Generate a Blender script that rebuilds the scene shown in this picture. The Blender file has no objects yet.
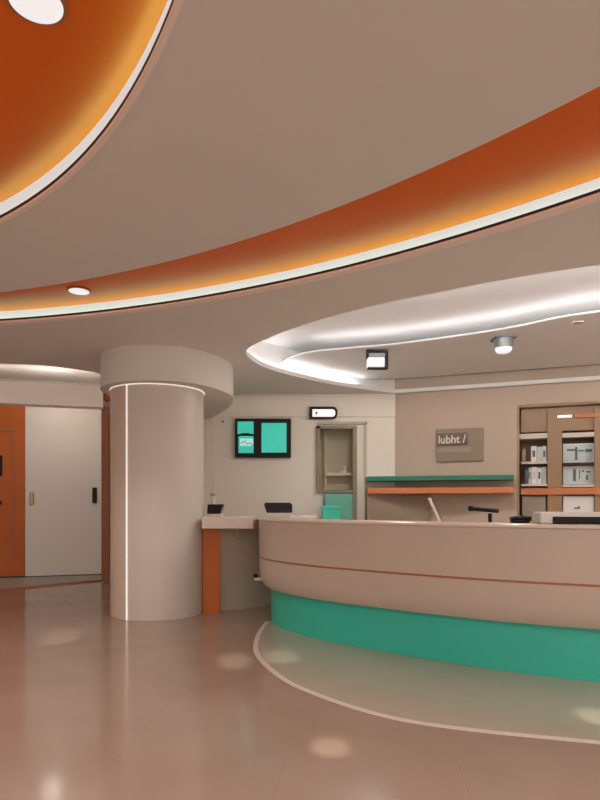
import bpy, bmesh, math
from mathutils import Vector, Matrix
PI = math.pi
S = bpy.context.scene
C = S.collection
EYE = 1.2; F = 600.0; HY = 504.0          # camera height, focal length in pixels, horizon row

def floor_pt(px, py, z=0.0):
    d = F*(z-EYE)/(HY-py)
    return Vector(((px-300)/F*d, d, z))
def at(px, py, d):
    return Vector(((px-300)/F*d, d, EYE+(HY-py)/F*d))

# ------------------------------------------------------------------ materials
def lin(c):
    return tuple((v/12.92 if v <= .04045 else ((v+.055)/1.055)**2.4) for v in (x/255 for x in c))
def mat(name, rgb, rough=.6, metal=0, spec=.5, noise=0, nscale=6, bump=0, bscale=60, emit=None, estr=0, coat=0):
    m = bpy.data.materials.new(name); m.use_nodes = True
    nt = m.node_tree; b = nt.nodes['Principled BSDF']
    col = tuple(rgb) + (1,)
    b.inputs['Base Color'].default_value = col
    b.inputs['Roughness'].default_value = rough
    b.inputs['Metallic'].default_value = metal
    b.inputs['Specular IOR Level'].default_value = spec
    b.inputs['Coat Weight'].default_value = coat; b.inputs['Coat Roughness'].default_value = .42
    tc = nt.nodes.new('ShaderNodeTexCoord')
    if noise:
        n = nt.nodes.new('ShaderNodeTexNoise'); n.inputs['Scale'].default_value = nscale; n.inputs['Detail'].default_value = 5
        r = nt.nodes.new('ShaderNodeMix'); r.data_type = 'RGBA'
        r.inputs['A'].default_value = tuple(min(1, c*(1+noise)) for c in rgb)+(1,)
        r.inputs['B'].default_value = tuple(c*(1-noise) for c in rgb)+(1,)
        nt.links.new(tc.outputs['Object'], n.inputs['Vector'])
        nt.links.new(n.outputs['Fac'], r.inputs['Factor'])
        nt.links.new(r.outputs['Result'], b.inputs['Base Color'])
    if bump:
        n2 = nt.nodes.new('ShaderNodeTexNoise'); n2.inputs['Scale'].default_value = bscale
        bp = nt.nodes.new('ShaderNodeBump'); bp.inputs['Strength'].default_value = bump; bp.inputs['Distance'].default_value = .002
        nt.links.new(tc.outputs['Object'], n2.inputs['Vector'])
        nt.links.new(n2.outputs['Fac'], bp.inputs['Height'])
        nt.links.new(bp.outputs['Normal'], b.inputs['Normal'])
    if emit:
        b.inputs['Emission Color'].default_value = tuple(emit)+(1,)
        b.inputs['Emission Strength'].default_value = estr
    return m

def floor_mat():
    m = mat('floor_tile', (.4, .3, .25), rough=.13, spec=.5)
    nt = m.node_tree; b = nt.nodes['Principled BSDF']; tc = nt.nodes.new('ShaderNodeTexCoord')
    n = nt.nodes.new('ShaderNodeTexNoise'); n.inputs['Scale'].default_value = 1.7; n.inputs['Detail'].default_value = 8; n.inputs['Distortion'].default_value = .8
    rp = nt.nodes.new('ShaderNodeValToRGB')
    rp.color_ramp.elements[0].position = .3; rp.color_ramp.elements[0].color = FLOOR_A+(1,)
    rp.color_ramp.elements[1].position = .7; rp.color_ramp.elements[1].color = FLOOR_B+(1,)
    br = nt.nodes.new('ShaderNodeTexBrick'); br.offset = 0
    br.inputs['Scale'].default_value = 1; br.inputs['Mortar Size'].default_value = .003; br.inputs['Mortar Smooth'].default_value = .2
    br.inputs['Brick Width'].default_value = .8; br.inputs['Row Height'].default_value = .8
    mp = nt.nodes.new('ShaderNodeMapping'); mp.inputs['Rotation'].default_value = (0, 0, .1); mp.inputs['Location'].default_value = (.35, .1, 0)
    mx = nt.nodes.new('ShaderNodeMix'); mx.data_type = 'RGBA'
    mx.inputs['B'].default_value = tuple(c*.97 for c in FLOOR_A)+(1,)
    L = nt.links.new
    L(tc.outputs['Object'], n.inputs['Vector']); L(n.outputs['Fac'], rp.inputs['Fac'])
    L(tc.outputs['Object'], mp.inputs['Vector']); L(mp.outputs['Vector'], br.inputs['Vector'])
    L(br.outputs['Fac'], mx.inputs['Factor']); L(rp.outputs['Color'], mx.inputs['A'])
    L(mx.outputs['Result'], b.inputs['Base Color'])
    return m

FLOOR_A = (.315, .225, .175); FLOOR_B = (.355, .26, .205)
M = dict(
    floor=floor_mat(),
    inlay=mat('inlay_stone', (.46, .41, .34), rough=.14, noise=.06, nscale=3),
    ring=mat('inlay_line', (.75, .66, .58), rough=.2),
    ceil=mat('ceiling_paint', (.76, .745, .72), rough=.85, noise=.02, nscale=2, spec=.2),
    ceil2=mat('recess_paint', (.80, .80, .80), rough=.85, noise=.02, spec=.2),
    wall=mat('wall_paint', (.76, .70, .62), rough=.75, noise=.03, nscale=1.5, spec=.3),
    orange=mat('orange_paint', (.80, .155, .008), rough=.45, noise=.05, nscale=2, spec=.1, coat=.3),
    white=mat('white_paint', (.78, .74, .70), rough=.6),
    trim=mat('trim_paint', (.95, .84, .76), rough=.6),
    dark=mat('gap_shade_dark_shelf', (.05, .02, .015), rough=.8),  # shade of the coffer gap as a colour; also the dark shelf
    led=mat('led_diffuser', (.8, .8, .8), emit=(.34, 1, .5), estr=17),
    led_white=mat('led_white', (.8, .8, .8), emit=(1, .95, .94), estr=135),
    column=mat('column_cladding', (.62, .56, .50), rough=.4, noise=.03, nscale=2),
    column2=mat('column_side', (.64, .50, .41), rough=.4, noise=.03, nscale=2),
    capital=mat('capital_paint', (.72, .69, .64), rough=.75, noise=.02),
    desk=mat('desk_laminate', (.54, .44, .36), rough=.38, noise=.03, nscale=2),
    desk_top=mat('desk_top', (.70, .57, .48), rough=.25),
    groove=mat('copper_groove', (.42, .15, .07), rough=.4, metal=.2),
    green=mat('green_laminate', (.04, .50, .37), rough=.35, noise=.05, nscale=2),
    teal=mat('teal_panel', (.12, .36, .27), rough=.4),
    dgreen=mat('deep_green', (.008, .14, .08), rough=.4),
    door_orange=mat('orange_door', (.52, .13, .025), spec=.25, rough=.5, noise=.06, nscale=3),
    orange_wood=mat('orange_wood', (.50, .16, .055), rough=.4, noise=.06, nscale=5),
    jamb=mat('jamb_wood', (.38, .13, .05), rough=.45, noise=.08, nscale=6),
    door_white=mat('white_door', (.76, .71, .65), rough=.5, noise=.02),
    black=mat('black_plastic', (.010, .008, .008), rough=.5, spec=.25),
    grey=mat('grey_metal', (.25, .26, .25), rough=.4, metal=.3),
    track=mat('threshold_stone', (.36, .32, .28), rough=.5, noise=.05),
    brown=mat('brown_wood', (.30, .185, .10), rough=.5, noise=.08, nscale=4),
    brown_dark=mat('dark_brown', (.13, .08, .06), rough=.5),
    cream=mat('cream_board', (.62, .53, .44), rough=.5),
    taupe=mat('taupe_panel', (.25, .18, .13), rough=.6, noise=.06, nscale=8),
    olive=mat('olive_frame', (.22, .18, .11), rough=.5),
    niche=mat('niche_paint', (.50, .44, .33), rough=.7),
    box=mat('storage_beige', (.30, .24, .18), rough=.6, noise=.05),
    pale=mat('pale_plastic', (.72, .70, .67), rough=.4),
    brass=mat('brass', (.45, .27, .10), rough=.4, metal=.5),
    screen=mat('teal_screen', (.02, .2, .16), rough=.3, emit=lin((42, 165, 143)), estr=.95),
    screen2=mat('pale_screen', (.3, .4, .4), rough=.3, emit=lin((150, 200, 190)), estr=.8),
    lampw=mat('lamp_glass', (.2, .2, .2), emit=(.72, .68, .68), estr=1.0),
    riser=mat('glowing_riser', (.12, .12, .12), rough=.6, spec=.1, emit=(.62, .56, .55), estr=.9),  # riser glows by itself in place of cove light falling on it
    led_soft=mat('led_soft', (.8, .8, .8), emit=(1, .92, .82), estr=7.5),
    led_tip=mat('led_tip', (.8, .8, .8), emit=(1, .93, .92), estr=26),
    added_island_led=mat('added_island_led', (.8, .8, .8), emit=(1, .93, .90), estr=7.5),
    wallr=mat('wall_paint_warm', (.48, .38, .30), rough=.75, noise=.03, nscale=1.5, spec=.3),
    signw=mat('sign_white', (.8, .8, .8), emit=(.62, .56, .54), estr=.9),
    paper=mat('pale_blue_paper', (.50, .56, .56), rough=.6, noise=.12, nscale=25),
    ink=mat('dark_ink', (.10, .13, .15), rough=.7),
    letter=mat('sign_letter', (.62, .57, .46), rough=.5),
)

# ------------------------------------------------------------------ helpers
def obj(name, bm, m, parent=None, smooth=False, bevel=0):
    me = bpy.data.meshes.new(name)
    bmesh.ops.recalc_face_normals(bm, faces=bm.faces)
    bm.to_mesh(me); bm.free()
    me.materials.append(M[m] if isinstance(m, str) else m)
    for p in me.polygons: p.use_smooth = smooth
    o = bpy.data.objects.new(name, me); C.objects.link(o)
    if parent:
        o.parent = parent; o.matrix_parent_inverse = parent.matrix_world.inverted()
    if bevel:
        b = o.modifiers.new('bevel', 'BEVEL'); b.width = bevel; b.segments = 2; b.limit_method = 'ANGLE'
    if smooth:
        try: me.set_sharp_from_angle(angle=math.radians(35))
        except Exception: pass
    return o
def struct(name, bm, m, parent=None, **k):
    o = obj(name, bm, m, parent, **k)
    if not parent: o['kind'] = 'structure'
    return o
def tag(o, label, cat, group=None):
    o['label'] = label; o['category'] = cat
    if group: o['group'] = group
    return o
def thing(name, loc, label, cat, group=None, rz=0):
    o = bpy.data.objects.new(name, None); C.objects.link(o)
    o.matrix_world = Matrix.Translation(loc) @ Matrix.Rotation(rz, 4, 'Z')
    o.location = loc; o.rotation_euler = (0, 0, rz)
    o.empty_display_size = .1
    return tag(o, label, cat, group)

def box(bm, x0, x1, y0, y1, z0, z1, f=None):
    vs = [Vector((x, y, z)) for z in (z0, z1) for x, y in ((x0, y0), (x1, y0), (x1, y1), (x0, y1))]
    if f: vs = [f(v) for v in vs]
    v = [bm.verts.new(p) for p in vs]
    for q in ((0, 3, 2, 1), (4, 5, 6, 7), (0, 1, 5, 4), (1, 2, 6, 5), (2, 3, 7, 6), (3, 0, 4, 7)):
        bm.faces.new([v[i] for i in q])
    return bm
def B(*a, f=None): return box(bmesh.new(), *a, f=f)
def prism(pts, z0, z1, bm=None):
    bm = bm or bmesh.new()
    a = [bm.verts.new((p[0], p[1], z0)) for p in pts]; b = [bm.verts.new((p[0], p[1], z1)) for p in pts]
    n = len(pts)
    bm.faces.new(a[::-1]); bm.faces.new(b)
    for i in range(n): bm.faces.new((a[i], a[(i+1) % n], b[(i+1) % n], b[i]))
    return bm
def disc(c, r, n=64, a0=0, a1=2*PI):
    return [(c[0]+r*math.cos(a0+(a1-a0)*i/n), c[1]+r*math.sin(a0+(a1-a0)*i/n)) for i in range(n)]
def lathe(c, prof, n=40, bm=None, axis=None):
    """profile of (radius, z) turned about the vertical through c"""
    bm = bm or bmesh.new(); rings = []
    for r, z in prof:
        rings.append([bm.verts.new((c[0]+max(r, 1e-4)*math.cos(2*PI*i/n), c[1]+max(r, 1e-4)*math.sin(2*PI*i/n), c[2]+z)) for i in range(n)])
    for a, b in zip(rings, rings[1:]):
        for i in range(n): bm.faces.new((a[i], a[(i+1) % n], b[(i+1) % n], b[i]))
    bm.faces.new(rings[0]); bm.faces.new(rings[-1])
    return bm
def tube(pts, r, n=8, closed=False, bm=None):
    bm = bm or bmesh.new(); pts = [Vector(p) for p in pts]; rings = []; N = len(pts)
    for i, p in enumerate(pts):
        if closed: t = pts[(i+1) % N]-pts[i-1]
        else: t = pts[min(i+1, N-1)]-pts[max(i-1, 0)]
        t.normalize(); up = Vector((0, 0, 1)) if abs(t.z) < .9 else Vector((1, 0, 0))
        s = t.cross(up).normalized(); u = s.cross(t)
        rings.append([bm.verts.new(p+r*(math.cos(2*PI*k/n)*s+math.sin(2*PI*k/n)*u)) for k in range(n)])
    for i in range(N if closed else N-1):
        a, b = rings[i], rings[(i+1) % N]
        for k in range(n): bm.faces.new((a[k], a[(k+1) % n], b[(k+1) % n], b[k]))
    if not closed: bm.faces.new(rings[0]); bm.faces.new(rings[-1])
    return bm
def spline(pts, k=8, closed=False):
    out = []; P = [Vector((p[0], p[1])) for p in pts]; n = len(P)
    for i in range(n if closed else n-1):
        if closed: p0, p1, p2, p3 = P[i-1], P[i], P[(i+1) % n], P[(i+2) % n]
        else: p0, p1, p2, p3 = P[max(i-1, 0)], P[i], P[i+1], P[min(i+2, n-1)]
        for j in range(k):
            t = j/k
            out.append(.5*((2*p1)+(p2-p0)*t+(2*p0-5*p1+4*p2-p3)*t*t+(3*p1-p0-3*p2+p3)*t**3))
    if not closed: out.append(P[-1])
    return out
def offset(path, d):
    """shift an open path to its right-hand side by d"""
    out = []; n = len(path)
    for i, p in enumerate(path):
        t = (path[min(i+1, n-1)]-path[max(i-1, 0)]).normalized()
        out.append(p+Vector((t.y, -t.x))*d)
    return out
def band(path, prof, bm=None):
    """closed profile of (outward offset, z) swept along an open path"""
    bm = bm or bmesh.new()
    rows = []
    for off, z in prof:
        rows.append([bm.verts.new((p.x, p.y, z)) for p in offset(path, off)])
    m, n = len(rows), len(path)
    for j in range(m):
        a, b = rows[j], rows[(j+1) % m]
        for i in range(n-1): bm.faces.new((a[i], a[i+1], b[i+1], b[i]))
    bm.faces.new([r[0] for r in rows]); bm.faces.new([r[-1] for r in rows][::-1])
    return bm
def boolean(bm_a, cutters, op='DIFFERENCE'):
    def tmp(b):
        me = bpy.data.meshes.new('t'); bmesh.ops.recalc_face_normals(b, faces=b.faces); b.to_mesh(me); b.free()
        o = bpy.data.objects.new('t', me); C.objects.link(o); return o
    a = tmp(bm_a); cs = []
    for c in cutters:
        o = op
        if isinstance(c, tuple): c, o = c
        co = tmp(c); cs.append(co)
        md = a.modifiers.new('b', 'BOOLEAN'); md.operation = o; md.object = co; md.solver = 'EXACT'
    dg = bpy.context.evaluated_depsgraph_get(); dg.update()
    me = bpy.data.meshes.new_from_object(a.evaluated_get(dg))
    bm = bmesh.new(); bm.from_mesh(me)
    for o in [a]+cs: bpy.data.objects.remove(o)
    return bm

class Wall:
    """a vertical plane: origin, direction along it, normal towards the room"""
    def __init__(s, p0, p1):
        s.o = Vector((p0[0], p0[1], 0)); s.u = (Vector((p1[0], p1[1], 0))-s.o).normalized()
        s.n = Vector((s.u.y, -s.u.x, 0))
        s.rz = math.atan2(s.u.y, s.u.x)
    def uz(s, px, py, off=0):
        o = s.o+s.n*off; r = Vector(((px-300)/F, 1, (HY-py)/F))
        t = (o-Vector((0, 0, 0))).dot(s.n)/Vector((r.x, r.y, 0)).dot(s.n)
        h = r*t
        return (Vector((h.x, h.y, 0))-s.o).dot(s.u), EYE+h.z
    def f(s, v): return s.o+s.u*v.x+s.n*v.y+Vector((0, 0, v.z))
    def pt(s, u, n, z): return s.f(Vector((u, n, z)))
    def box(s, px0, px1, py0, py1, n0, n1, ref=None, bm=None):
        """pixel rectangle lying on the plane n = ref (default n1), from depth n0 to n1"""
        ref = n1 if ref is None else ref; pm = (px0+px1)/2; qm = (py0+py1)/2
        u0 = s.uz(px0, qm, ref)[0]; u1 = s.uz(px1, qm, ref)[0]
        z1 = s.uz(pm, py0, ref)[1]; z0 = s.uz(pm, py1, ref)[1]
        return box(bm or bmesh.new(), u0, u1, n0, n1, z0, z1, f=s.f)
    def uzbox(s, u0, u1, z0, z1, n0, n1, bm=None):
        return box(bm or bmesh.new(), u0, u1, n0, n1, z0, z1, f=s.f)

ZC = 2.80                                       # lower ceiling
ZO = 2.915                                      # orange coffers
ZR = 3.20                                       # recess over the desk
X0, X1, Y0, Y1 = -7.5, 7.0, -5.0, 11.0
CA = (-4.135, -2.695); RA = 8.177               # outer edge of the orange ring
CB = (-4.225, -2.181); RB = 6.995               # inner edge of the orange ring
CD = (-4.049, .013); RD = 4.137                 # round orange coffer

# ------------------------------------------------------------------ floor
struct('floor', B(X0, X1, Y0, Y1, -.1, 0), 'floor')
base_path = spline([(-.02, 7.55), (-.2, 7.1), (-.3, 6.6), (-.27, 6.05), (-.085, 5.63), (.22, 5.25), (.59, 4.93), (1.29, 4.41), (2.01, 4.03), (2.9, 3.75), (3.9, 3.68), (4.9, 3.85)], 8)
ring_px = [(267, 622), (258, 636), (257, 654), (279, 676), (310, 692), (372, 713), (446, 727), (600, 743)]
ring_path = spline([floor_pt(*p).xy for p in ring_px]+[(2.6, 2.72), (3.8, 2.6), (5.2, 2.7)], 8)
inl = [tuple(p) for p in ring_path]+[tuple(p) for p in offset(base_path, -.05)[::-1] if p.y < 6.2]
struct('floor_inlay', prism(inl, .0002, .003), 'inlay')
struct('floor_inlay_line', band(ring_path, [(-.02, .0005), (.02, .0005), (.02, .004), (-.02, .004)]), 'ring')

# ------------------------------------------------------------------ ceiling
open_px = [(600, 265), (500, 280.5), (430, 294), (360, 309), (300, 326), (262, 341), (246, 351), (253, 361), (275, 371), (330, 384), (394, 393)]
op = [floor_pt(x, y, ZC).xy for x, y in open_px]
W_right = Wall((1.385, 8.75), (3.9, 7.8))
W_back = Wall((-2.6, 8.75), (1.385, 8.75))
far = W_right.pt(.05, .1, 0).xy
near_s = spline([(6.2, 3.6), (4.6, 3.45), (3.2, 3.62)]+[tuple(p) for p in op], 6)
e0 = W_right.pt(.1, .1, 0).xy; e1 = W_right.pt(4.9, .1, 0).xy
opening = [tuple(p) for p in near_s]+[tuple(e0), tuple(e1)]
left_open = [(-7.4, 6.85)]+[tuple(p) for p in spline([(-4.6, 6.85), floor_pt(0, 364, ZC).xy, floor_pt(50, 366, ZC).xy, floor_pt(94, 372, ZC).xy], 6)]+[(-2.46, 7.6), (-2.46, 10.5), (-7.4, 10.5)]
cyl = lambda c, r, z0=2, z1=4, n=256: prism(disc(c, r, n), z0, z1)
slab = boolean(B(X0, X1, Y0, Y1, ZC, ZC+.05), [cyl(CA, RA+.0), prism(opening, 2, 4), prism(left_open, 2, 4)])
struct('ceiling', slab, 'ceil')
band_in = boolean(B(X0, X1, Y0, Y1, ZC, ZC+.05), [(cyl(CB, RB), 'INTERSECT'), (cyl(CD, RD), 'DIFFERENCE')])
struct('ceiling_ring', band_in, 'ceil')
orange = boolean(B(X0, X1, Y0, Y1, ZO, ZO+.03), [(cyl(CA, RA+.02), 'INTERSECT')])
struct('ceiling_orange', orange, 'orange')

def arc3(c, r, z, a0, a1, n=160):
    return [Vector((c[0]+r*math.cos(a0+(a1-a0)*i/n), c[1]+r*math.sin(a0+(a1-a0)*i/n), z)) for i in range(n+1)]
def arc_band(c, r, prof, a0, a1, n=160):
    path = [p.xy for p in arc3(c, r, 0, a0, a1, n)]
    return band(path, prof)                     # counter-clockwise: right-hand side is outward
AA = (math.radians(8), math.radians(112))       # stretch of the big ring inside the hall
AD = (math.radians(-150), math.radians(150))
# lip trim, riser and hidden light line of each coffer
for nm, c, r, an, w in (('ring', CA, RA, AA, .06), ('disc', CD, RD, AD, .022)):
    n = 200; k = '1' if nm == 'ring' else '2'
    struct('ceiling_trim_'+k, arc_band(c, r, [(-w, ZC-.006), (.0, ZC-.006), (.0, ZC+.012), (-w, ZC+.012)], *an, n), 'trim')
    struct('ceiling_gap_shade_'+k, arc_band(c, r, [(-w, ZC+.012), (-w+.005, ZC+.012), (-w+.005, ZC+.03), (-w, ZC+.03)], *an, n), 'dark')  # solid upstand; the shadow line is painted as its dark colour
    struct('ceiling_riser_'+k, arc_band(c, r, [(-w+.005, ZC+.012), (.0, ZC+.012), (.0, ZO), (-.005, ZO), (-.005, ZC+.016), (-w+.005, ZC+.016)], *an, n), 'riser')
    L = obj('led_strip', tube([p for p in arc3(c, r-w+(.017 if nm == 'ring' else .0125), ZC+.023, *an, n)], .006, 6), 'led')
    tag(L, 'white light line hidden around the edge of the '+('large orange ceiling ring' if nm == 'ring' else 'round orange ceiling coffer'), 'light strip')

# recess over the reception desk
up = boolean(B(-2.4, 7, 3, 10, ZR, ZR+.03), [(prism([(-1.4, 2.9), (7, 2.9), (7, 10), (-1.4, 10)], 2, 4), 'INTERSECT')])
struct('ceiling_recess', up, 'ceil2')
rise = [Vector(p) for p in near_s]
struct('ceiling_recess_riser', band(offset(near_s, -.22), [(-.01, ZC+.05), (.01, ZC+.05), (.01, ZR), (-.01, ZR)]), 'ceil2')
isl_px = [(600, 312), (500, 330), (400, 344), (345, 349), (308, 353), (285, 361)]
isl = [floor_pt(x, y, 3.0).xy for x, y in isl_px]
isl_s = spline([(6.3, 5.2), (4.5, 5.15)]+[tuple(p) for p in isl]+[(-.3, 8.0), (.3, 8.6)], 6)
struct('ceiling_island', prism([tuple(p) for p in isl_s]+[tuple(W_right.pt(.1, .09, 0).xy), tuple(W_right.pt(4.9, .09, 0).xy)], 3.0, 3.02), 'ceil2')

# ------------------------------------------------------------------ walls
HOLE_B = (W_back.uz(319, 427)[0], W_back.uz(353, 427)[0], W_back.uz(330, 490)[1], W_back.uz(330, 427)[1])
HTOP = 3.3
def wall_with_hole(W, u0, u1, hole, th=.12):
    bm = bmesh.new()
    W.uzbox(u0, hole[0], 0, HTOP, -th, 0, bm); W.uzbox(hole[1], u1, 0, HTOP, -th, 0, bm)
    W.uzbox(hole[0], hole[1], 0, hole[2], -th, 0, bm); W.uzbox(hole[0], hole[1], hole[3], HTOP, -th, 0, bm)
    return bm
struct('wall_back', wall_with_hole(W_back, .0, W_back.uz(395, 500)[0], HOLE_B), 'wall')
hr0 = W_right.uz(517, 450)[0]; hr1 = 4.3; hz1 = W_right.uz(540, 404)[1]
HOLE_R = (hr0, hr1, .75, hz1)
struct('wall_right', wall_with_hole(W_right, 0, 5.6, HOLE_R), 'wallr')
struct('wall_far_right', B(6.55, 6.7, Y0, 7.2, 0, HTOP), 'wall')
struct('wall_far_left', B(X0, X0+.1, Y0, 9, 0, HTOP), 'wall')
# shallow header over the back wall
hu0 = W_back.uz(217, 417)[0]
bm = bmesh.new()
zt = W_back.uz(250, 417)[1]
W_back.uzbox(.0, W_back.uz(395, 500)[0], zt, ZC, 0, .03, bm)
struct('trim_header', bm, 'wall')
struct('trim_pilaster', W_back.uzbox(W_back.uz(200, 450)[0], W_back.uz(216, 450)[0], 0, zt, 0, .05), 'wall')
# back of niche
struct('wall_niche', (lambda b: (W_back.uzbox(HOLE_B[0]-.02, HOLE_B[1]+.02, HOLE_B[2]-.02, HOLE_B[3]+.02, -.42, -.40, b), W_back.uzbox(HOLE_B[0]-.02, HOLE_B[0], HOLE_B[2], HOLE_B[3], -.4, -.12, b), W_back.uzbox(HOLE_B[1], HOLE_B[1]+.02, HOLE_B[2], HOLE_B[3], -.4, -.12, b), W_back.uzbox(HOLE_B[0], HOLE_B[1], HOLE_B[3], HOLE_B[3]+.02, -.4, -.12, b), W_back.uzbox(HOLE_B[0], HOLE_B[1], HOLE_B[2]-.02, HOLE_B[2], -.4, -.12, b)) and b)(bmesh.new()), 'niche')

# ------------------------------------------------------------------ door side
W_bulk = Wall((-4.3, 8.6), (-2.955, 9.0))
W_door = Wall(W_bulk.pt(-4, -1.1, 0).xy, W_bulk.pt(0, -1.1, 0).xy)
ue = W_bulk.uz(103, 395)[0]
zb = W_bulk.uz(50, 405)[1]; zbt = W_bulk.uz(50, 383.5)[1]
struct('wall_bulkhead', W_bulk.uzbox(-3.4, ue, zb, zbt, -.25, 0), 'trim')
ue2 = W_door.uz(118, 450)[0]
struct('wall_left', W_door.uzbox(-.5, ue2+.6, 0, 3.3, -.15, -.06), 'wall')
struct('ceiling_left_recess', prism([(-7.5, 6.7), (-2.3, 6.7), (-2.3, 10.9), (-7.5, 10.9)], 3.22, 3.25), 'ceil2')
lr = [Vector(p) for p in left_open[1:-3]]
struct('wall_bulkhead_return', (lambda b: (W_bulk.uzbox(ue, ue+.04, 0, 3.2, -1.1, -.25, b),) and b)(bmesh.new()), 'wall')
struct('wall_left_return', prism([tuple(W_bulk.pt(ue+.04, -.3, 0).xy), tuple(W_bulk.pt(ue+.04, -.4, 0).xy), (-2.0, 9.0), (-2.0, 8.87)], 0, 3.2), 'wall')
# jamb
struct('trim_jamb', W_bulk.box(101.5, 109, 407, 581, -.26, -.2), 'jamb')
# doors
def door_leaf(n, px0, px1, m):
    return struct('door_%d' % n, W_door.box(px0, px1, 396, 577 if n == 1 else 575.5, -.05, -.01), m)
d1 = door_leaf(1, -62, 25, 'door_orange')
struct('door_window', W_door.box(-14, 2.2, 455, 476, -.01, .004), 'black', d1, bevel=.03)
struct('door_handle', W_door.box(-7, 1.4, 501, 504.5, -.01, .035), 'black', d1, bevel=.006)
struct('door_panel_groove', (lambda b: (W_door.box(-30, 14, 429, 431, -.012, .002, bm=b), W_door.box(13, 14.3, 429, 560, -.012, .002, bm=b)) and b)(bmesh.new()), 'jamb', d1)
d2 = door_leaf(2, 25.3, 101, 'door_white')
h = struct('door_handle', W_door.box(29.5, 33.5, 492.5, 504.5, -.01, .02), 'brass', d2, bevel=.008)
struct('door_handle', W_door.box(92.3, 96.8, 487.5, 503, -.01, .02), 'black', d2, bevel=.008)
struct('trim_doorhead', W_door.box(-62, 101, 392, 397.5, -.05, .03), 'olive')
struct('door_gap_strip', W_door.uzbox(-.5, ue2, 0, .03, -.06, -.005), 'black')  # black strip standing in for the dark gap below the doors
pA = floor_pt(-60, 597); pB = floor_pt(0, 590.5); pC = floor_pt(109, 580)
q0 = W_door.pt(-.4, .0, 0); q1 = W_door.pt(W_door.uz(103, 560)[0], 0, 0)
struct('floor_threshold', prism([pA.xy, pB.xy, pC.xy, q1.xy, q0.xy], 0, .018), 'track')
struct('trim_threshold', prism([pA.xy, pB.xy, pC.xy, pC.xy+Vector((.0, -.03)), pB.xy+Vector((.0, -.03)), pA.xy+Vector((0, -.03))], 0, .02), 'jamb')
bx = W_bulk.box(104, 115, 390, 400.5, -.3, -.2, ref=-.2)
tag(obj('wall_sign', bx, 'door_orange', bevel=.01), 'small orange box above the brown door jamb, left of the round column', 'sign')

# ------------------------------------------------------------------ column
CC = Vector((-1.575, 6.66)); CR = .5
def ang(px):
    r = Vector(((px-300)/F, 1)).normalized(); b = r.dot(CC); disc_ = b*b-(CC.length_squared-CR*CR)
    t = b-math.sqrt(max(disc_, 0)); p = r*t-CC
    return math.atan2(p.y, p.x)
ztop = 2.44
col = struct('column', lathe((CC.x, CC.y, 0), [(CR, 0), (CR, ztop)], 96), 'column', smooth=True)
a1 = ang(127) % (2*PI); a0 = a1-1.15
def shell(aa, ab, r0, r1, z0, z1, n=24):
    pts = [(CC.x+r1*math.cos(aa+(ab-aa)*i/n), CC.y+r1*math.sin(aa+(ab-aa)*i/n)) for i in range(n+1)]
    pts += [(CC.x+r0*math.cos(ab+(aa-ab)*i/n), CC.y+r0*math.sin(ab+(aa-ab)*i/n)) for i in range(n+1)]
    return prism(pts, z0, z1)
struct('column_side_panel', shell(a0, a1-.01, CR-.01, CR+.006, 0.0, ztop), 'column2', col, smooth=True)
struct('column_strip', shell(a1-.009, a1+.009, CR-.01, CR+.012, 0.0, ztop), 'signw', col)
struct('column_rim', lathe((CC.x, CC.y, 0), [(CR, ztop-.008), (CR+.012, ztop-.008), (CR+.012, ztop), (CR, ztop)], 96), 'signw', col)
cap_pts = [(CC.x+.62*math.cos(t), CC.y+.62*math.sin(t)) for t in [math.radians(90+i*6) for i in range(0, 36)]]
cap = spline([(-2.0, 8.72), (-2.16, 7.6), (-2.195, 6.9), (-2.13, 6.4), (-1.85, 6.1), (-1.5, 6.02), (-1.15, 6.12), (-.88, 6.5), (-.78, 7.0), (-.95, 7.8), (-1.3, 8.72)], 6)
struct('column_capital', prism([tuple(p) for p in cap], ztop, ZC), 'capital', smooth=True)

# ------------------------------------------------------------------ reception desk
desk = thing('reception_desk', (1.5, 5.2, 0), 'long curved beige reception desk with a green plinth and thin copper groove', 'reception desk')
TOP = 1.06
Q = base_path
obj('plinth', band(Q, [(0, 0.004), (0, .38), (-.04, .38), (-.04, 0.004)]), 'green', desk, smooth=True)
lower = [(.03, .37), (.07, .37), (.105, .42), (.12, .50), (.125, .655), (.02, .655), (.02, .40)]
obj('lower_panel', band(Q, lower), 'desk', desk, smooth=True)
obj('groove', band(Q, [(.02, .655), (.117, .655), (.117, .672), (.02, .672)]), 'groove', desk, smooth=True)
obj('upper_panel', band(Q, [(.02, .672), (.125, .672), (.13, 1.035), (.02, 1.035)]), 'desk', desk, smooth=True)
obj('countertop', band(Q, [(-.25, 1.03), (.125, 1.03), (.15, 1.04), (.15, 1.055), (.142, TOP), (-.25, TOP)]), 'desk_top', desk, smooth=True)
obj('worktop', band(Q, [(-.85, .72), (.02, .72), (.02, .75), (-.85, .75)]), 'desk_top', desk, smooth=True)
kb = at(255.5, 576, 6.45)
obj('bumper', lathe((kb.x, kb.y, kb.z), [(.0, -.02), (.022, -.015), (.025, 0), (.02, .018), (.0, .02)], 16), 'black', desk, smooth=True)
obj('bumper_bracket', B(kb.x-.01, kb.x+.12, kb.y-.02, kb.y+.02, kb.z-.045, kb.z-.015), 'desk_top', desk)

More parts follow.
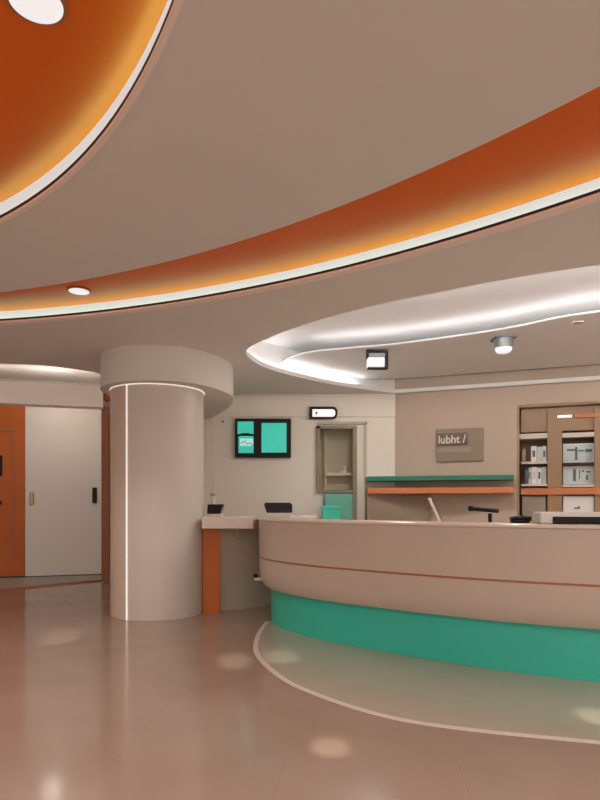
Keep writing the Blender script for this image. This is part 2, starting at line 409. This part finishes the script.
# side counter between column and desk
side = thing('side_counter', (-.8, 6.7, 0), 'short white side counter with orange end panel between the column and the curved desk', 'counter')
obj('slab', prism([(-1.05, 6.40), (-.50, 6.40), (-.465, 6.6), (-.445, 6.85), (-.38, 7.1), (-.31, 7.3), (-1.05, 7.3)], .935, TOP+.002), 'desk_top', side, bevel=.008)
obj('end_panel', B(-1.07, -.885, 6.60, 6.66, 0.0, .935), 'door_orange', side)
obj('front_panel', prism([(-.885, 6.68), (-.345, 7.12), (-.345, 7.17), (-.885, 6.73)], 0, .935), 'desk', side)
hk = at(238, 534, 6.5)
obj('hook', tube([(hk.x, 6.5, .936), (hk.x, 6.5, .86), (hk.x, 6.47, .83), (hk.x, 6.45, .84)], .012, 8), 'brass', side, smooth=True)

# ------------------------------------------------------------------ things on the side counter and desk
T1 = TOP+.002
c = thing('card_terminal', (-.96, 6.72, T1), 'small dark device on the side counter right next to the round column', 'device')
obj('base', B(-1.0, -.87, 6.66, 6.80, T1, T1+.03), 'pale', c, bevel=.005)
obj('body', (lambda b: box(b, -1.03, -.855, 6.64, 6.76, T1+.03, T1+.135, f=lambda v: Vector((v.x+(.0 if v.z > 1.12 else (-.035 if v.x > -.9 else 0)), v.y+(v.z-1.09)*.4, v.z))))(bmesh.new()), 'black', c, bevel=.006)
c = thing('soap_dispenser', (-1.045, 6.66, T1), 'narrow cream dispenser bottle with a brass cap standing against the column', 'bottle')
obj('bottle', lathe((-1.0, 6.9, T1), [(.028, 0), (.03, .02), (.03, .17), (.015, .2), (.014, .23)], 20), 'cream', c, smooth=True)
obj('cap', lathe((-1.0, 6.9, T1), [(.016, .23), (.03, .232), (.03, .26), (.01, .265)], 20), 'brass', c, smooth=True)
c = thing('desk_phone', (-.2, 6.75, TOP), 'black slanted desk phone on a white stand at the left end of the desk', 'phone')
obj('stand', B(-.36, -.1, 6.58, 6.8, TOP+.001, TOP+.045), 'pale', c, bevel=.006)
obj('body', (lambda b: box(b, -.40, -.085, 6.56, 6.74, TOP+.045, TOP+.14, f=lambda v: Vector((v.x+(.035 if (v.z < 1.15 and v.x < -.2) else 0), v.y+(v.z-1.1)*.5, v.z))))(bmesh.new()), 'black', c, bevel=.008)
obj('handset', B(-.39, -.10, 6.62, 6.66, TOP+.14, TOP+.155), 'black', c, bevel=.006)

# lamp: upright stem on the worktop with a horizontal head
c = thing('desk_lamp', (1.68, 5.05, .75), 'black desk lamp with a short horizontal head rising behind the curved counter', 'lamp')
l0 = at(471, 508.5, 5.05); l1 = at(498, 511, 5.05); ls = at(490, 512, 5.05)
obj('base', lathe((ls.x, 5.05, .75), [(.07, 0), (.07, .012), (.02, .02)], 24), 'black', c, smooth=True)
obj('stem', tube([(ls.x, 5.05, .76), (ls.x, 5.05, 1.12)], .016, 10), 'black', c, smooth=True)
obj('head', tube([l0+Vector((0, 0, .0)), l0.lerp(l1, .5), l1], .018, 10), 'black', c, smooth=True)
obj('head_tip', lathe((l0.x, l0.y, l0.z), [(.0, -.025), (.022, -.018), (.026, 0), (.022, .02), (0, .024)], 16), 'black', c, smooth=True)
# slim white monitor edge
c = thing('monitor', (1.2, 5.6, .75), 'slim white leaning monitor seen edge-on behind the middle of the counter', 'monitor')
m0 = at(424, 498, 5.6); m1 = at(435, 524, 5.6)
obj('foot', B(m1.x-.07, m1.x+.07, 5.5, 5.75, .75, .765), 'pale', c, bevel=.004)
obj('neck', tube([(m1.x+.03, 5.62, .76), (m1.x+.03, 5.62, 1.04)], .015, 10), 'pale', c, smooth=True)
def slant(v):
    t = (v.z-.95)/(m0.z-.95); xb = m1.x+.04
    return Vector((xb+(m0.x-xb)*t+v.x+(v.y-5.45)*.23, v.y, v.z))
obj('shell', box(bmesh.new(), 0, .03, 5.45, 5.95, .95, m0.z, f=slant), 'white', c, bevel=.006)
obj('screen', box(bmesh.new(), .03, .034, 5.47, 5.93, .97, m0.z-.02, f=slant), 'black', c)
# handset and printer
hs = at(520, 519.5, 4.42)
c = thing('phone_handset', (hs.x, hs.y, TOP), 'small black handset lying on the counter left of the white printer', 'phone')
obj('cradle', B(hs.x-.06, hs.x+.06, 4.38, 4.47, TOP, TOP+.022), 'black', c, bevel=.008)
obj('receiver', tube([(hs.x-.075, 4.4, TOP+.03), (hs.x-.03, 4.41, TOP+.036), (hs.x+.03, 4.41, TOP+.036), (hs.x+.075, 4.4, TOP+.032)], .017, 12), 'black', c, smooth=True)
c = thing('printer', (2.05, 4.35, TOP), 'flat white desktop printer with a long black front slot on the right of the counter', 'printer')
pr0 = at(530, 516, 4.36).x; pr1 = pr0+.62
rot = Matrix.Rotation(math.radians(-14), 4, 'Z')
piv = Vector((2.0, 4.2, 0))
pf = lambda v: piv+(rot @ (v-piv))
obj('body', box(bmesh.new(), pr0+.02, pr1, 4.12, 4.5, TOP+.001, TOP+.082, f=pf), 'pale', c, bevel=.012)
obj('front_slot', box(bmesh.new(), pr0+.1, pr1-.03, 4.105, 4.13, TOP+.004, TOP+.052, f=pf), 'black', c, bevel=.006)

# ------------------------------------------------------------------ back wall things
c = thing('wall_screen', W_back.pt(W_back.uz(263, 437)[0], 0, 1.9), 'black framed twin pane teal screen on the back wall', 'screen')
obj('frame', W_back.box(235, 291, 418.5, 457.5, .0, .07), 'black', c, bevel=.008)
obj('pane', W_back.box(261.5, 286.5, 423, 452.5, .06, .078), 'screen', c)
p = obj('pane', W_back.box(237.5, 253.5, 421.5, 434, .06, .078), 'screen', c)
p = obj('pane', W_back.box(238.5, 253.5, 436, 453, .06, .078), 'screen', c)
obj('picture', W_back.box(240, 253, 438.5, 446, .078, .082), 'screen2', p, bevel=.01)
def wtube(pts, r, off):
    return tube([W_back.pt(*W_back.uz(x, y, off)[:1], off, W_back.uz(x, y, off)[1]) for x, y in pts], r, 6)
obj('arc', wtube([(237.5, 436), (242, 434.2), (248, 434), (254, 435.6)], .016, .08), 'black', p)
obj('scribble', wtube([(241, 443), (245, 441), (247, 444), (250, 443), (253, 445.5)], .006, .084), 'ink', p)
c = thing('wall_light', W_back.pt(W_back.uz(323, 411)[0], 0, 2.5), 'small white lit lamp in a black D-shaped frame high on the back wall', 'light')
def dshape(W, px0, px1, py0, py1, n0, n1, k=10):
    u0, z1 = W.uz(px0, py0, n1); u1, z0 = W.uz(px1, py1, n1); r = (z1-z0)/2*.8
    pts = [(u0, z0)]
    for i in range(k+1):
        a = -PI/2+PI/2*i/k; pts.append((u1-r+r*math.cos(a), z0+r+r*math.sin(a)))
    for i in range(k+1):
        a = PI/2*i/k; pts.append((u1-r+r*math.cos(a), z1-r+r*math.sin(a)))
    pts.append((u0, z1)); bm = bmesh.new()
    a = [bm.verts.new(W.pt(u, n0, z)) for u, z in pts]; b = [bm.verts.new(W.pt(u, n1, z)) for u, z in pts]
    bm.faces.new(a); bm.faces.new(b)
    for i in range(len(pts)): bm.faces.new((a[i-1], a[i], b[i], b[i-1]))
    return bm
obj('backing', dshape(W_back, 309.5, 337.5, 406.5, 418.5, .0, .09), 'black', c)
obj('diffuser', dshape(W_back, 312.5, 335.2, 409.3, 416.6, .08, .1), 'signw', c)
obj('arrow', (lambda b: (b.faces.new([b.verts.new(W_back.pt(*(lambda q: (q[0], .102, q[1]))(W_back.uz(x, y, .102)))) for x, y in ((315.5, 410.5), (318, 412.8), (315.5, 415.5))])) and b)(bmesh.new()), 'ink', c)
tag(obj('wall_sensor', W_back.box(221.5, 223.8, 420, 422.5, .0, .05), 'brass', bevel=.01), 'tiny round brass sensor on the back wall left of the teal screen', 'sensor')

# service hatch
fr = thing('hatch_frame', W_back.pt(HOLE_B[0], 0, 1.0), 'tall olive framed service hatch in the back wall below the D-shaped lamp', 'hatch')
obj('left_post', W_back.box(316.5, 320, 426, 492, -.02, .05), 'olive', fr)
obj('head_rail', W_back.box(316.5, 357, 425.5, 428.5, -.02, .05), 'olive', fr)
obj('sill', W_back.box(316.5, 356, 490, 492.5, -.02, .06), 'olive', fr)
obj('right_post', W_back.box(353, 357, 426, 530, -.02, .07), 'olive', fr)
obj('outer_frame', (lambda b: (W_back.box(364.5, 367, 423, 530, .0, .04, bm=b), W_back.box(318, 367, 421.5, 424, .0, .04, bm=b)) and b)(bmesh.new()), 'niche', fr)
obj('inner_post', W_back.box(324.5, 327, 427, 490, -.3, -.26), 'niche', fr)
obj('shelf', W_back.box(326, 354.5, 472.5, 475.5, -.385, -.2), 'cream', fr)
sh_u, sh_z = W_back.uz(345, 472.5, -.2)
fg = thing('figurine', W_back.pt(sh_u, -.27, sh_z), 'tiny white figurine on the shelf inside the service hatch', 'figurine')
fp = W_back.pt(sh_u, -.27, sh_z)
obj('body', lathe(fp, [(.035, 0), (.04, .02), (.02, .05), (.03, .075), (.02, .095), (0, .1)], 16), 'pale', fg, smooth=True)
obj('foot', lathe(fp+Vector((-.045, 0, 0)), [(.025, 0), (.025, .02), (.005, .03)], 16), 'pale', fg, smooth=True)
tag(obj('teal_cabinet', W_back.box(325, 352.8, 494, 586.5, .003, .12), 'teal', bevel=.01), 'teal green low cabinet under the service hatch', 'cabinet')
c = thing('teal_pedestal', W_back.pt(W_back.uz(331, 512, .4)[0], .4, 1.0), 'small bright teal pedestal standing under the service hatch behind the desk', 'pedestal')
obj('tray', W_back.box(322.5, 340, 508, 595.5, .18, .5), 'green', c, bevel=.008)
obj('lid', W_back.box(321.5, 341, 505.8, 509, .17, .51), 'green', c, bevel=.006)

# green and orange rails across the corner
def rail(px0, px1, py0, py1, d0, d1, th, m, name, label):
    a = at(px0, (py0+py1)/2, d0); b = at(px1, (py0+py1)/2, d1)
    z1 = EYE+(HY-py0)/F*(d0+d1)/2; z0 = EYE+(HY-py1)/F*(d0+d1)/2
    pts = [a.xy, b.xy, (W_right.pt(W_right.uz(px1, 480)[0], -.005, 0)).xy, (1.38, 8.745), (a.x, 8.745)]
    return tag(obj(name, prism([tuple(q) for q in pts], z0, z1), m, bevel=.006), label, 'shelf')
rail(367.5, 514, 475.5, 480.5, 8.45, 7.95, 0, 'dgreen', 'green_shelf', 'thin dark green shelf running along the wall below the taupe plaque')
rail(367.5, 514, 487.5, 493.5, 8.45, 7.95, 0, 'orange_wood', 'orange_shelf', 'thin orange wooden shelf just below the dark green one')
tag(obj('wall_panel', prism([(.95, 8.5), (1.84, 8.5), (1.84, 8.56), (.95, 8.74)], .1, 1.41), 'taupe', bevel=.005), 'taupe low panel under the left end of the orange shelf', 'panel')
struct('trim_rail_post', W_back.box(372, 375, 494, 540, 0, .1), 'cream')

# plaque
c = thing('wall_plaque', W_right.pt(W_right.uz(460, 445)[0], 0, 1.9), 'taupe square wall plaque with small pale lettering on a dark strip', 'sign')
obj('plate', W_right.box(436, 483.5, 428.5, 461.5, .0, .03), 'taupe', c, bevel=.004)
obj('name_strip', W_right.box(437, 467.5, 433, 445, .03, .05), 'brown_dark', c)
obj('lower_strip', W_right.box(437, 471, 447.5, 452.5, .03, .04), 'box', c)
fc = bpy.data.curves.new('lettering', 'FONT'); fc.body = 'lubht /'; fc.size = .2; fc.extrude = .004; fc.offset = .004
tmp = bpy.data.objects.new('t', fc); C.objects.link(tmp); bpy.context.evaluated_depsgraph_get().update()
me = bpy.data.meshes.new_from_object(tmp.evaluated_get(bpy.context.evaluated_depsgraph_get())); bpy.data.objects.remove(tmp)
u0, z0 = W_right.uz(438.5, 443.8, .052); u1, z1 = W_right.uz(466, 434.5, .052)
xs = [v.co.x for v in me.vertices]; ys = [v.co.y for v in me.vertices]
for v in me.vertices:
    a = (v.co.x-min(xs))/(max(xs)-min(xs)); b = (v.co.y-min(ys))/(max(ys)-min(ys))
    v.co = W_right.pt(u0+(u1-u0)*a, .054+v.co.z*.3, z0+(z1-z0)*b)
me.materials.append(M['letter'])
lt = bpy.data.objects.new('lettering', me); C.objects.link(lt); lt.parent = c; lt.matrix_parent_inverse = c.matrix_world.inverted()

# ------------------------------------------------------------------ shelving recess
R = W_right
sv = thing('shelving_unit', R.pt(hr0, 0, .75), 'built-in brown shelving unit in the wall at the right edge', 'shelving')
DB = -.5
obj('back_panel', R.uzbox(hr0, hr1, .75, hz1, DB-.03, DB), 'brown', sv)
obj('side_panel', R.uzbox(hr0, hr0+.03, .75, hz1, DB, -.0), 'brown', sv)
obj('side_panel', R.uzbox(hr1-.03, hr1, .75, hz1, DB, -.0), 'brown', sv)
obj('top_panel', R.uzbox(hr0+.03, hr1-.03, hz1-.03, hz1, DB, -.02), 'brown', sv)
FR = -.12                                        # plane of the dividers' fronts
obj('divider', R.box(547.5, 562, 408, 560, DB, FR), 'brown', sv)
obj('divider', R.box(594.5, 606, 408, 560, DB, FR), 'brown', sv)
obj('upper_fascia', R.box(521, 600, 407, 431, DB, FR-.03), 'brown', sv)
obj('fascia_rail', R.box(575, 600, 413.5, 417, FR-.04, FR+.02), 'orange_wood', sv)
obj('shelf', R.box(519, 547.3, 433.5, 438.5, DB, FR), 'cream', sv)
obj('shelf', R.box(562.3, 594.3, 432.5, 437, DB, FR), 'cream', sv)
obj('shelf', R.box(521, 547.3, 461.5, 463.8, DB, FR), 'cream', sv)
obj('shelf', R.box(562.3, 594.3, 462.5, 465, DB, FR), 'dark', sv)
obj('shelf', R.box(521, 547.3, 483.8, 486, DB, FR), 'cream', sv)
obj('shelf', R.box(562.3, 594.3, 484.5, 487, DB, FR), 'cream', sv)
obj('front_rail', R.box(521, 606, 488, 494.5, FR, FR+.03), 'orange_wood', sv)
tl = R.box(557.5, 572, 415, 417.3, FR-.035, FR+.03)
tag(obj('strip_light', tl, 'signw', bevel=.004), 'short white strip light near the top of the shelving unit', 'light')

def binders(name, px0, px1, py0, py1, items, group):
    for i, (a, b, t, m, lab, cat) in enumerate(items):
        x0 = px0+(px1-px0)*a; x1 = px0+(px1-px0)*b
        o = obj(name if True else '', R.box(x0+.15, x1-.15, py0+(py1-py0)*(1-t), py1, -.34, FR-.04), m, bevel=.003)
        tag(o, lab, cat, group)
        if m in ('pale', 'paper'):
            obj('spine_label', R.box(x0+(x1-x0)*.28, x1-(x1-x0)*.28, py0+(py1-py0)*.3, py0+(py1-py0)*.7, FR-.04, FR-.035), 'ink' if i % 2 else 'cream', o)
g1 = 'binders on the upper left shelf'; g2 = 'binders on the lower left shelf'
binders('binder', 522, 546.5, 446, 461.5, [
    (.0, .16, .8, 'box', 'brown binder at the left end of the upper left shelf', 'binder'),
    (.36, .6, 1.0, 'pale', 'white binder in the middle of the upper left shelf', 'binder'),
    (.6, .82, .95, 'paper', 'pale blue binder right of the white one on the upper left shelf', 'binder'),
    (.82, 1.0, 1.0, 'pale', 'white binder at the right end of the upper left shelf', 'binder')], g1)
binders('binder', 522, 546.5, 467, 483.8, [
    (.12, .26, .85, 'ink', 'dark binder at the left end of the lower left shelf', 'binder'),
    (.26, .38, .95, 'paper', 'narrow pale blue binder on the lower left shelf beside the dark one', 'binder'),
    (.38, .62, 1.0, 'pale', 'wide white binder in the middle of the lower left shelf', 'binder'),
    (.62, .80, .95, 'pale', 'white binder with a dark spine label on the lower left shelf', 'binder'),
    (.80, 1.0, 1.0, 'paper', 'pale blue binder at the right end of the lower left shelf', 'binder')], g2)
def screenish(px0, px1, py0, py1, lab, marks):
    t = thing('framed_print', R.pt(R.uz((px0+px1)/2, py1, -.2)[0], -.2, R.uz(px0, py1, -.2)[1]), lab, 'picture')
    obj('frame', R.box(px0, px1, py0, py1, -.22, -.19), 'pale', t)
    p = obj('print', R.box(px0+1, px1-1, py0+1, py1-1, -.19, -.186), 'paper', t)
    for x0, x1, y0, y1 in marks: obj('printed_mark', R.box(x0, x1, y0, y1, -.186, -.183), 'ink', p)
screenish(563, 594, 443.5, 462.5, 'pale blue framed print on the upper right shelf', [(567, 575, 449, 451), (575, 577.5, 447, 460), (578, 584, 450, 451.5), (585, 592, 449, 452)])
screenish(563, 594, 466, 484, 'pale blue framed print on the lower right shelf with a thick dark mark', [(573, 576, 469, 481), (579, 580, 470, 479), (582, 584, 470, 472), (586, 591, 471, 472.5), (586, 588, 475, 480)])
c = tag(obj('storage_box', R.box(522, 546, 496, 520, -.4, FR-.02), 'box', bevel=.01), 'beige storage box in the lowest left bay of the shelving', 'box')
c = thing('white_box', R.pt(R.uz(578, 520, -.14)[0], -.3, 1), 'white box with a small dark logo in the lowest right bay of the shelving', 'box')
obj('body', R.box(563, 594, 496, 520, -.4, FR-.02), 'pale', c, bevel=.01)
obj('logo', (lambda b: (R.box(574, 577, 507.5, 509, FR-.02, FR-.016, bm=b), R.box(577.3, 580, 506.5, 509, FR-.02, FR-.016, bm=b)) and b)(bmesh.new()), 'ink', c)
struct('shelf_plinth', R.uzbox(hr0+.03, hr1-.03, .75, R.uz(560, 520, -.14)[1], -.5, -.05), 'brown', sv)

# ------------------------------------------------------------------ ceiling fixtures
def downlight(px, py, label, r=.088):
    p = floor_pt(px, py, ZO); 
    t = thing('downlight', (p.x, p.y, ZO), label, 'ceiling light', 'downlights in the orange coffers')
    obj('bezel', lathe((p.x, p.y, ZO), [(r+.014, .0), (r+.014, -.008), (r, -.012), (r, .0)], 48), 'jamb', t, smooth=True)
    obj('lens', lathe((p.x, p.y, ZO), [(r-.001, -.002), (r-.001, -.013), (r*.8, -.016)], 48), 'lampw', t, smooth=True)
downlight(36, 0, 'large round white downlight at the top left corner in the round orange coffer')
downlight(79, 290, 'small round white downlight in the orange ceiling ring at the left', .08)
p = floor_pt(503.5, 338, 3.0)
c = thing('ceiling_lamp', (p.x, p.y, 3.0), 'grey surface-mounted ceiling lamp with a white round bottom above the desk', 'ceiling light')
obj('mount', B(p.x-.11, p.x+.11, p.y-.1, p.y+.1, 2.982, 3.0), 'ink', c)
obj('housing', lathe((p.x, p.y, 3.0), [(.105, -.018), (.095, -.11)], 40), 'grey', c, smooth=True)
obj('diffuser', lathe((p.x, p.y, 3.0), [(.09, -.11), (.088, -.13), (.07, -.155), (.03, -.168), (0, -.17)], 40), 'lampw', c, smooth=True)
p = floor_pt(377.5, 350, 3.0)
c = thing('spotlight', (p.x, p.y, 3.0), 'white ceiling spotlight held in a black C-shaped bracket', 'ceiling light')
X, Y, Z = p
obj('bracket', (lambda b: (box(b, X-.13, X-.105, Y-.05, Y+.05, 2.9, 3.0), box(b, X-.105, X+.12, Y-.05, Y+.05, 2.955, 2.985), box(b, X+.085, X+.12, Y-.05, Y+.05, 2.79, 2.955), box(b, X-.12, X+.12, Y-.05, Y+.05, 2.775, 2.79)) and b)(bmesh.new()), 'black', c, bevel=.006)
obj('lamp_body', B(X-.105, X+.08, Y-.07, Y+.07, 2.905, 2.95), 'grey', c, bevel=.006)
obj('lamp_lens', B(X-.12, X+.075, Y-.075, Y+.07, 2.795, 2.9), 'lampw', c, bevel=.01)
p = floor_pt(577.5, 322, 3.0)
c = thing('ceiling_vent', (p.x, p.y, 3.0), 'tiny dark slot vent in the recessed ceiling near the right edge', 'vent')
obj('plate', B(p.x-.05, p.x+.05, p.y-.03, p.y+.03, 2.99, 3.0), 'ceil2', c)
obj('slot', B(p.x-.045, p.x+.045, p.y-.035, p.y-.0, 2.985, 2.992), 'brown', c)

# light lines of the desk recess and the left recess
shn = [Vector((p.x, p.y, ZC+.07)) for p in offset(near_s, -.13) if p.y < 8.3]
shn = [q for q in shn if q.y < 5.0]; tip = [q for q in ([Vector((p.x, p.y, ZC+.06)) for p in offset(near_s, -.185)]) if 5.05 < q.y < 8.55 and q.x < 2]
L = obj('led_strip', tube(tip, .007, 6), 'led_tip')
tag(L, 'white light line around the pointed left tip of the pale recess', 'light strip')
isn = [Vector((p.x, p.y, 3.035)) for p in offset(isl_s, -0.0) if True]
cen = Vector((3.0, 8.5))
isn = [Vector((q.x+(cen.x-q.x)*.035, q.y+(cen.y-q.y)*.06, q.z-.004)) for q in isn if q.y < 7.2]
L = obj('led_strip', tube(isn, .01, 6), 'added_island_led')  # added strip, whitens the recess surface beside the island
tag(L, 'added white light line on top of the hanging ceiling panel inside the pale recess', 'light strip')
L = obj('led_strip', tube(shn, .012, 6), 'led_white')
tag(L, 'white light line hidden above the near edge of the pale recess over the desk', 'light strip')
L = obj('led_strip', tube([W_bulk.pt(-3.2, -.2, zbt+.02), W_bulk.pt(ue-.05, -.2, zbt+.02)], .01, 6), 'led_soft')
tag(L, 'white light line lying on top of the bulkhead over the doors', 'light strip')

# ------------------------------------------------------------------ lights
def area(name, loc, size, energy, col, rot=(0, 0, 0), shape='DISK'):
    l = bpy.data.lights.new(name, 'AREA'); l.shape = shape; l.size = size; l.energy = energy; l.color = col
    o = bpy.data.objects.new(name, l); C.objects.link(o); o.location = loc; o.rotation_euler = rot
    o['kind'] = 'helper'
    return o
def spot(name, loc, target, energy, deg, col, blend=.6, r=.03):
    l = bpy.data.lights.new(name, 'SPOT'); l.energy = energy; l.spot_size = math.radians(deg); l.spot_blend = blend; l.color = col; l.shadow_soft_size = r
    o = bpy.data.objects.new(name, l); C.objects.link(o); o.location = loc
    o.rotation_euler = (Vector(target)-Vector(loc)).to_track_quat('-Z', 'Y').to_euler(); o['kind'] = 'helper'; return o
WARM = (1, .94, .88)
# hall downlights behind and beside the camera
for x, y in ((-2.2, .6), (.6, .2), (3.4, .6), (-.8, -2), (2, -2), (4.6, 2.0), (-4.5, 3.5), (-5, .5)):
    area('hall_light', (x, y, ZC-.02), .3, 28, WARM)
# light of the visible fixtures, then two added unseen fills
for px, py in ((36, 0), (79, 290)):
    p = floor_pt(px, py, ZO)
    spot('downlight_light', (p.x, p.y, ZO-.03), (p.x, p.y, 0), 60, 95, WARM, .5, .07).data.specular_factor = .04
p = floor_pt(503.5, 338, 3.0); area('lamp_light', (p.x, p.y, 2.82), .16, 14, WARM)
p = floor_pt(377.5, 350, 3.0); area('spotlight_light', (p.x-.02, p.y, 2.765), .16, 18, WARM)
area('desk_fill', (5.2, 6, 2.98), .3, 55, WARM)  # unseen fill added to brighten the ceiling island by bounce
area('door_light', (-3.75, 9.1, 3.1), .3, 4.5, WARM)  # unseen fill added above the doors to brighten them
for (px, py), src, en, dg in (((60, 637), (-1.2, 1.2), 650, 4.8), ((235, 661), (-.2, 1.0), 560, 4.4), ((330, 747), (.3, .8), 360, 4.0), ((597, 717), (1.6, .9), 330, 4.2), ((85, 797), (-1.0, .6), 50, 4), ((280, 657), (.2, 1.0), 380, 4.0)):
    l = spot('accent_light', (src[0], src[1], ZC-.03), floor_pt(px, py), en, dg, (1, .92, .75), .8)
    l.data.specular_factor = .3

w = bpy.data.worlds.new('world'); S.world = w; w.use_nodes = True
bg = w.node_tree.nodes['Background']; bg.inputs[0].default_value = (1, .95, .90, 1); bg.inputs[1].default_value = 1.25

# ------------------------------------------------------------------ camera
cam = bpy.data.cameras.new('camera'); co = bpy.data.objects.new('camera', cam); C.objects.link(co)
co.location = (0, 0, EYE); co.rotation_euler = (PI/2, 0, 0)
cam.sensor_fit = 'AUTO'; cam.sensor_width = 36; cam.lens = 36*F/800; cam.shift_y = (HY-400)/800
cam.clip_start = .05
S.camera = co
S.view_settings.view_transform = 'Standard'; S.view_settings.look = 'None'
S.view_settings.exposure = .2; S.view_settings.gamma = 1; S.view_settings.use_curve_mapping = False
S.cycles.max_bounces = 10; S.cycles.diffuse_bounces = 6; S.cycles.sample_clamp_indirect = 4
S.cycles.use_denoising = True
